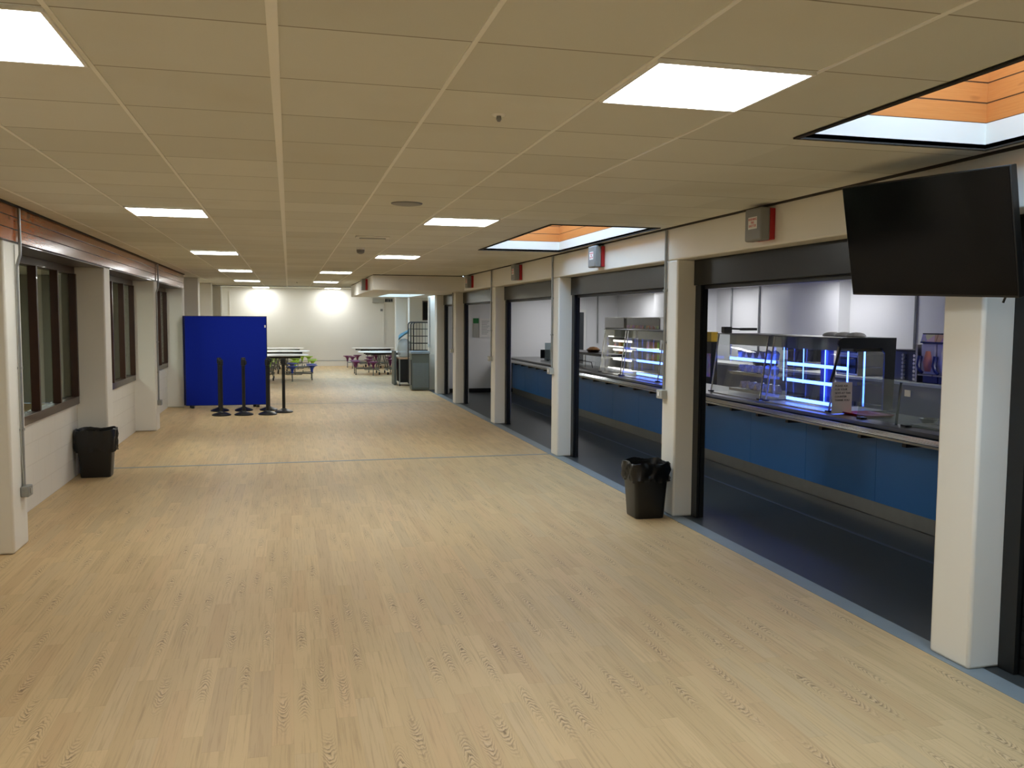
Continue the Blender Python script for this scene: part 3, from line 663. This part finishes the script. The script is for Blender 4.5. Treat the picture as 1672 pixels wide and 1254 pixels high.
# food in the second case
for j, zz in enumerate((1.19, 1.38)):
    for k in range(6):
        y = 9.85+k*.17
        if k < 2 or j == 1 and k > 4:
            single('food_pot', MB().lathe([(0,0),(.04,0),(.052,.07),(.054,.075),(.04,.1),(0,.12)],n=12), M['pack'], '%s clear dessert pot, %s shelf of food display case' % (['nearest','next','third','fourth','fifth','farthest'][k], ['middle','top'][j]), 'food pot', (5.86,y,zz+.0055), group='dessert pots')
        else:
            single('wrapped_sandwich', MB().prismx([(-.055,0),(.055,0),(.0,.095)],-.07,.07), M['wrap'], 'wrapped sandwich, %s from the near end, %s shelf of food display case' % (['first','second','third','fourth','fifth','sixth'][k], ['middle','top'][j]), 'sandwich', (5.9,y,zz+.0055), group='wrapped sandwiches', bev=.008)
for k in range(5):
    single('wrapped_sandwich', MB().prismx([(-.055,0),(.055,0),(.0,.095)],-.07,.07), M['wrap'], 'wrapped roll on bottom shelf of food display case, %s from near end' % ['first','second','third','fourth','fifth'][k], 'sandwich', (5.9,9.9+k*.19,.975), group='wrapped sandwiches', bev=.008)
for k in range(3):
    single('dish', MB().lathe([(.1,.0),(.105,.012),(.085,.035),(.045,.048),(0,.052)],n=24), M['dome'], '%s white dish on top of the end framed display case' % ['nearest','middle','farthest'][k], 'dish', (5.98,8.42+k*.22,1.702), group='white dishes')
# low sneeze screen
t = thing('sneeze_screen','low hazy sneeze screen at the near end of the counter beside the red tray','sneeze screen',(5.52,0,.901))
mk('sheet', MB().add([(0,6.0,.015),(0,7.72,.015),(.06,7.72,.42),(.06,6.0,.42)],[(0,1,2,3)]), M['frost'], t)
mk('post', MB().tube([(.02,7.15,.0),(.06,7.15,.4)],.013,8), M['dark'], t)
mk('sticker', MB().box(.03,.034,6.98,7.06,.28,.34), M['paper'], t)
for y in (6.1,7.0,7.66): mk('clip', MB().box(-.02,.05,y-.035,y+.035,.0,.02), M['black'], t)
# notice
t = thing('counter_notice','white paper notice asking customers to ask at the counter, taped below the grey end frame','notice',(5.5,8.12,.905))
mk('sheet', MB().box(-.0,.24,-.0012,0,0,.33), M['paper'], t)
writing('PLEASE ASK\nFOR YOUR\nSIDES AT THIS\nCOUNTER\nTHANK YOU', .03, M['ink'], t, (.035,-.0018,.215), (PI/2,0,0), 'LEFT', 1.25)
t = thing('serving_tray','red plastic serving tray on the counter below the notice','tray',(5.80,7.93,.903))
tb = MB(); tb.loft([tb.rrect(-.15,.15,-.21,.21,.0,.03),tb.rrect(-.17,.17,-.23,.23,.022,.035),tb.rrect(-.16,.16,-.22,.22,.022,.035),tb.rrect(-.14,.14,-.2,.2,.005,.03)]); mk('tray_body', tb, M['red'], t)
single('serving_bowl', MB().lathe([(0,0),(.05,.0),(.09,.05),(.085,.052),(.045,.01),(0,.008)],n=20), M['dark'], 'dark shallow bowl behind the hazy sneeze screen', 'bowl', (5.9,7.15,.903))
tb = MB(); tb.loft([tb.rrect(-.12,.12,-.3,.3,.0,.02),tb.rrect(-.13,.13,-.31,.31,.018,.02),tb.rrect(-.12,.12,-.3,.3,.018,.02),tb.rrect(-.11,.11,-.29,.29,.004,.02)])
single('baking_tray', tb, M['steel'], 'pale steel tray lying on the counter behind the sneeze screen', 'tray', (5.74,6.75,.903))
t = thing('card_terminal','small black card terminal standing behind the hazy sneeze screen','card terminal',(6.05,6.95,.903)); mk('body', MB().box(-.04,.04,-.05,.05,0,.12), M['black'], t, .01); mk('keypad', MB().box(-.042,-.0405,-.035,.035,.03,.07), M['plasticgrey'], t)
# heated gantry further on
t = thing('heated_gantry','dark heated gantry shelf over the far counter, held by glass and steel tubes','gantry',(5.75,15.7,.901))
mk('canopy', MB().box(0,.42,0,3.6,.26,.31), M['dark'], t, .004); mk('front_glass', MB().box(-.004,.0,.02,3.58,.02,.26), M['glass'], t)
for y in (.05,1.2,2.4,3.55): mk('post', MB().tube([(.03,y,0),(.03,y,.26)],.012,8), M['chrome'], t)
mk('wire_guard', MB().tube([(-.02,.6,.03),(-.05,.6,.14),(-.05,1.6,.14),(-.02,1.6,.03)],.008,8).tube([(-.02,1.9,.03),(-.05,1.9,.14),(-.05,2.7,.14),(-.02,2.7,.03)],.008,8), M['blackmatt'], t)
t = thing('bread_basket','brown basket of golden rolls on the dark gantry shelf','basket',(5.95,16.9,1.213)); mk('basket', MB().lathe([(0,0),(.1,0),(.14,.05),(.13,.05),(.09,.01),(0,.01)],n=16,sy=1.6), M['darkwood'], t); mk('rolls', MB().lathe([(0,.02),(.1,.02),(.12,.06),(.07,.1),(0,.11)],n=12,sy=1.5), M['bread'], t)
# till on counter in third bay
t = thing('till_screen','black till screen standing on the counter seen through the third opening','till screen',(6.0,20.35,.901)); mk('display', MB().box(-.17,.17,-.02,.02,.03,.24), M['screen'], t, .005); mk('stand', MB().box(-.06,.06,-.06,.06,0,.029), M['black'], t)
t = thing('glass_guard','upright clear guard panel with a small grey sticker near the till screen','glass guard',(5.75,19.7,.901)); mk('panel', MB().box(0,.35,0,.006,.01,.42), M['frost'], t); mk('sticker', MB().box(.22,.28,-.003,-.0005,.27,.33), M['boxgrey'], t); mk('clip', MB().box(.05,.1,-.02,.03,0,.03), M['black'], t)
# ------------------------------------------------------------------ kitchen backs
t = thing('back_bench','long white back bench along the kitchen rear wall','bench',(7.65,7.0,.0)); mk('cupboards', MB().box(.05,.48,0,9.,.1,1.06), M['boxgrey'], t); mk('worktop', MB().box(0,.48,-.02,9.02,1.061,1.1), M['white'], t, .004); mk('plinth', MB().box(.09,.48,.02,8.98,.002,.098), M['blackmatt'], t)
def slush(y, label, mat):
    t = thing('drink_dispenser', label, 'drink dispenser', (7.9,y,1.102), 0, 'drink dispensers')
    mk('base', MB().box(-.12,.14,-.13,.13,0,.11), M['navy'], t, .006); tk = mk('tank', MB().prismx([(-.12,.112),(.12,.112),(.13,.5),(-.13,.5)],-.16,.14), M['milky'], t, .015)
    mk('drink', MB().lathe([(0,.13),(.085,.15),(.105,.26),(.08,.40),(0,.42)],(-.166+.07,0,0),16), mat, tk)
    mk('lid', MB().box(-.17,.15,-.135,.135,.501,.52), M['navy'], t); hd = mk('header', MB().prism([(-.17,.521),(.05,.521),(.05,.61),(-.14,.61)],-.13,.13), M['photo'], t)
    mk('header_cap', MB().box(-.14,.06,-.132,.132,.611,.625), M['dark'], t)
    mk('tap', MB().tube([(-.18,.12,.34),(-.2,.12,.22),(-.21,.08,.16),(-.2,.04,.13)],[.03,.028,.02,.02],8), M['navy'], t); mk('drip_shelf', MB().box(-.2,-.121,-.13,.13,.095,.11), M['steel'], t); return t
slush(9.44,'drink dispenser tank with peach coloured slush, left of the two by the near pillar',M['peach'])
slush(9.16,'drink dispenser tank with pale lilac drink, partly behind the near pillar',M['milky'])
t = thing('steel_panel','upright pale steel side panel left of the drink dispensers','side panel',(7.9,9.66,1.102)); mk('sheet', MB().box(-.15,.15,-.02,.02,0,.48), M['steel'], t)
t = thing('cup_dispenser','dark cabinet with columns of round cup tubes beside the grey end frame','cup dispenser',(7.95,9.98,1.102)); mk('cabinet', MB().box(-.1,.25,-.25,.25,0,.38), M['dark'], t, .004); mk('lid', MB().box(-.11,.26,-.26,.26,.381,.4), M['blackmatt'], t)
for k in range(7):
    for yy in (-.2, .02): mk('cup_tube', MB().tube([(-.11,yy,.03+k*.05),(-.14,yy,.03+k*.05)],[.02,.021],10), M['chrome'] if yy < 0 else M['plasticgrey'], t)
def oven(x,y,z,w,h,label,name='oven'):
    t = thing(name,label,'oven',(x,y,z)); mk('body', MB().box(0,.5,-w/2,w/2,0,h), M['steel'], t, .004); dr = mk('door', MB().box(-.015,-.0005,-w/2+.03,w/2-.12,.03,h-.03), M['screen'], t); mk('handle', MB().tube([(-.03,-w/2+.05,h-.05),(-.03,w/2-.15,h-.05)],.007,8), M['chrome'], dr)
    mk('control_panel', MB().box(-.01,-.0005,w/2-.11,w/2-.01,.03,h-.03), M['dark'], t)
oven(7.75,11.1,1.102,.5,.29,'dark fronted oven on the back bench seen through the blue lit display case')
oven(7.75,11.1,1.393,.5,.22,'smaller oven stacked on top of the other behind the blue lit display case')
t = thing('coffee_machine','black drinks machine on the back bench behind the display cases','coffee machine',(7.8,12.5,1.102)); mk('body', MB().box(0,.3,-.25,.25,0,.42), M['black'], t, .01); mk('hood', MB().prism([(-.12,.3),(0,.3),(0,.45),(-.08,.45)],-.22,.22), M['black'], t, .004); mk('drip_tray', MB().box(-.12,-.001,-.2,.2,0,.03), M['steel'], t)
t = thing('lidded_pan','black lidded pan on the back bench behind the display cases','pan',(7.9,13.6,1.102)); mk('pan', MB().lathe([(0,0),(.2,0),(.23,.14),(0,.14)],n=24), M['dark'], t); mk('lid', MB().lathe([(.235,.141),(.2,.2),(.05,.23),(0,.23)],n=24), M['black'], t)
t = thing('drinks_cooler','tall black drinks cooler with a yellow header left of the display cases','cooler',(7.0,13.95,.001)); mk('body', MB().box(0,.12,-.12,.12,0,1.5), M['black'], t, .006); mk('header', MB().box(-.01,.12,-.12,.12,1.501,1.67), M['yellow'], t, .005); mk('shelf_goods', MB().box(-.012,-.0005,-.1,.1,.9,1.3), M['photo'], t)
t = thing('till_device','black device on an arm above the far end of the food display case','till device',(5.72,10.86,1.702)); mk('head', MB().box(-.06,.05,-.05,.05,0,.085), M['black'], t, .006); mk('arm', MB().tube([(.04,0,.06),(.2,0,.055)],.012,8), M['black'], t); mk('bar', MB().box(.2,.44,-.02,.02,.035,.07), M['black'], t)
# multideck fridges
def multideck(y0,y1,label,hz,photo):
    L = y1-y0; t = thing('chilled_multideck', label, 'display fridge', (7.2,y0,.001), 0, 'tall open fridges')
    mk('cabinet', MB().box(.6,.7,0,L,0,1.9).box(0,.6,0,.04,0,1.9).box(0,.6,L-.04,L,0,1.9).box(0,.6,.04,L-.04,0,.35), M['plasticgrey'], t)
    mk('header', MB().box(-.02,.6,.04,L-.04,1.68,1.92), M['steel'], t, .004)
    if photo: mk('photo_strip', MB().box(-.03,-.021,.05,L-.05,1.685,1.75), M['photo'], t)
    for zz in (.75,1.0,1.25,1.48):
        s = mk('shelf', MB().box(.08,.59,.045,L-.045,zz-.015,zz), M['white'], t); mk('shelf_edge_light', MB().box(.07,.0795,.05,L-.05,zz-.015,zz+.015), M['shelfled'], s)
    return t
multideck(18.35,19.65,'tall open chilled cabinet with lit white shelves, left of the photo header one',1.92,False)
multideck(16.45,18.25,'tall open chilled cabinet with a colourful photo strip under its header',1.92,True)
k_ = 0
for cx_, y0 in (('left',18.52),('photo header',16.6)):
    for zi, zz in enumerate((1.0,1.25,1.48)):
        for k in range(4):
            k_ += 1
            single('drink_carton', MB().box(-.05,.05,-.06,.06,0,.15), [M['photo'],M['red'],M['green'],M['bread']][k_%4], 'package, %s from near end, %s shelf of the %s chilled cabinet' % (['first','second','third','fourth'][k],['lower','middle','upper'][zi],cx_), 'package', (7.4,y0+k*.28,zz+.002), group='packages in the chilled cabinets', bev=.006)
# kitchen wall conduits
for i,(x,y,l) in enumerate(((8.38,15.75,'kitchen wall conduit rising left of the black till device'),(8.38,14.7,'kitchen wall conduit rising right of the black till device'),(8.38,10.5,'kitchen wall conduit rising beside the drink dispensers'),(8.13,17.3,'kitchen conduit on the bright white pier above the photo header'),(8.13,16.6,'kitchen conduit on the white pier next to the second pillar'))):
    single('kitchen_conduit', MB().tube([(0,0,1.2),(0,0,2.4995)],.018,10), M['galv'], l, 'cable conduit', (x,y,0), group='kitchen wall conduits')
single('kitchen_conduit', MB().tube([(0,0,1.25),(0,0,2.4995)],.018,10), M['galv'], 'conduit on the far kitchen wall right of the door frame', 'cable conduit', (7.85,21.98,0), group='kitchen wall conduits')
# notice board
t = thing('notice_board','pinned notices with a green header on the white end wall through the fourth opening','notice board',(4.5,21.99,1.4))
mk('green_poster', MB().box(.02,.16,-.008,0,.35,.48), plain('green_poster',lin(40,120,60),.5), t); mk('text_poster', MB().box(.02,.16,-.008,0,.0,.345), M['plasticgrey'], t); mk('white_poster', MB().box(.18,.5,-.008,0,0,.48), M['paper'], t)
ln = MB()
for k in range(9): ln.box(.24,.44-.03*(k%3),-.0095,-.0085,.4-.04*k,.41-.04*k)
mk('printed_lines', ln, M['boxgrey'], t)
# stacked folded tables in the room behind the windows
t0 = thing('folded_table','folded canteen table stored in the room behind the first left window','folded table',(-4.6,10.5,.001),0,'folded tables behind the windows')
mk('top', MB().box(-.5,.5,-.6,.6,.9,.93), M['blackmatt'], t0); mk('frame', MB().tube([(-.4,-.5,.03),(-.4,-.5,.89)],.02,8).tube([(.4,-.5,.03),(.4,-.5,.89)],.02,8).tube([(-.4,.5,.03),(-.4,.5,.89)],.02,8).tube([(.4,.5,.03),(.4,.5,.89)],.02,8).tube([(-.4,-.5,.4),(.4,.5,.4)],.02,8), M['frame'], t0)
dup(t0,(-4.6,12.4,.001),'folded canteen table stored further back behind the first left window'); dup(t0,(-4.6,14.6,.001),'folded canteen table stored behind the second left window')
# ------------------------------------------------------------------ world
w = bpy.data.worlds.new('sky'); S.world = w; w.use_nodes = True
bg = w.node_tree.nodes['Background']; bg.inputs[0].default_value = (.50,.72,1.,1); bg.inputs[1].default_value = 5.5
# ------------------------------------------------------------------ render look
v = S.view_settings; v.view_transform = 'Standard'; v.look = 'None'; v.gamma = 1; v.exposure = 0.76
S.cycles.use_denoising = True
S.cycles.max_bounces = 8; S.cycles.diffuse_bounces = 5; S.cycles.glossy_bounces = 4; S.cycles.transparent_max_bounces = 24
S.cycles.caustics_reflective = False; S.cycles.caustics_refractive = False
S.cycles.sample_clamp_indirect = 6
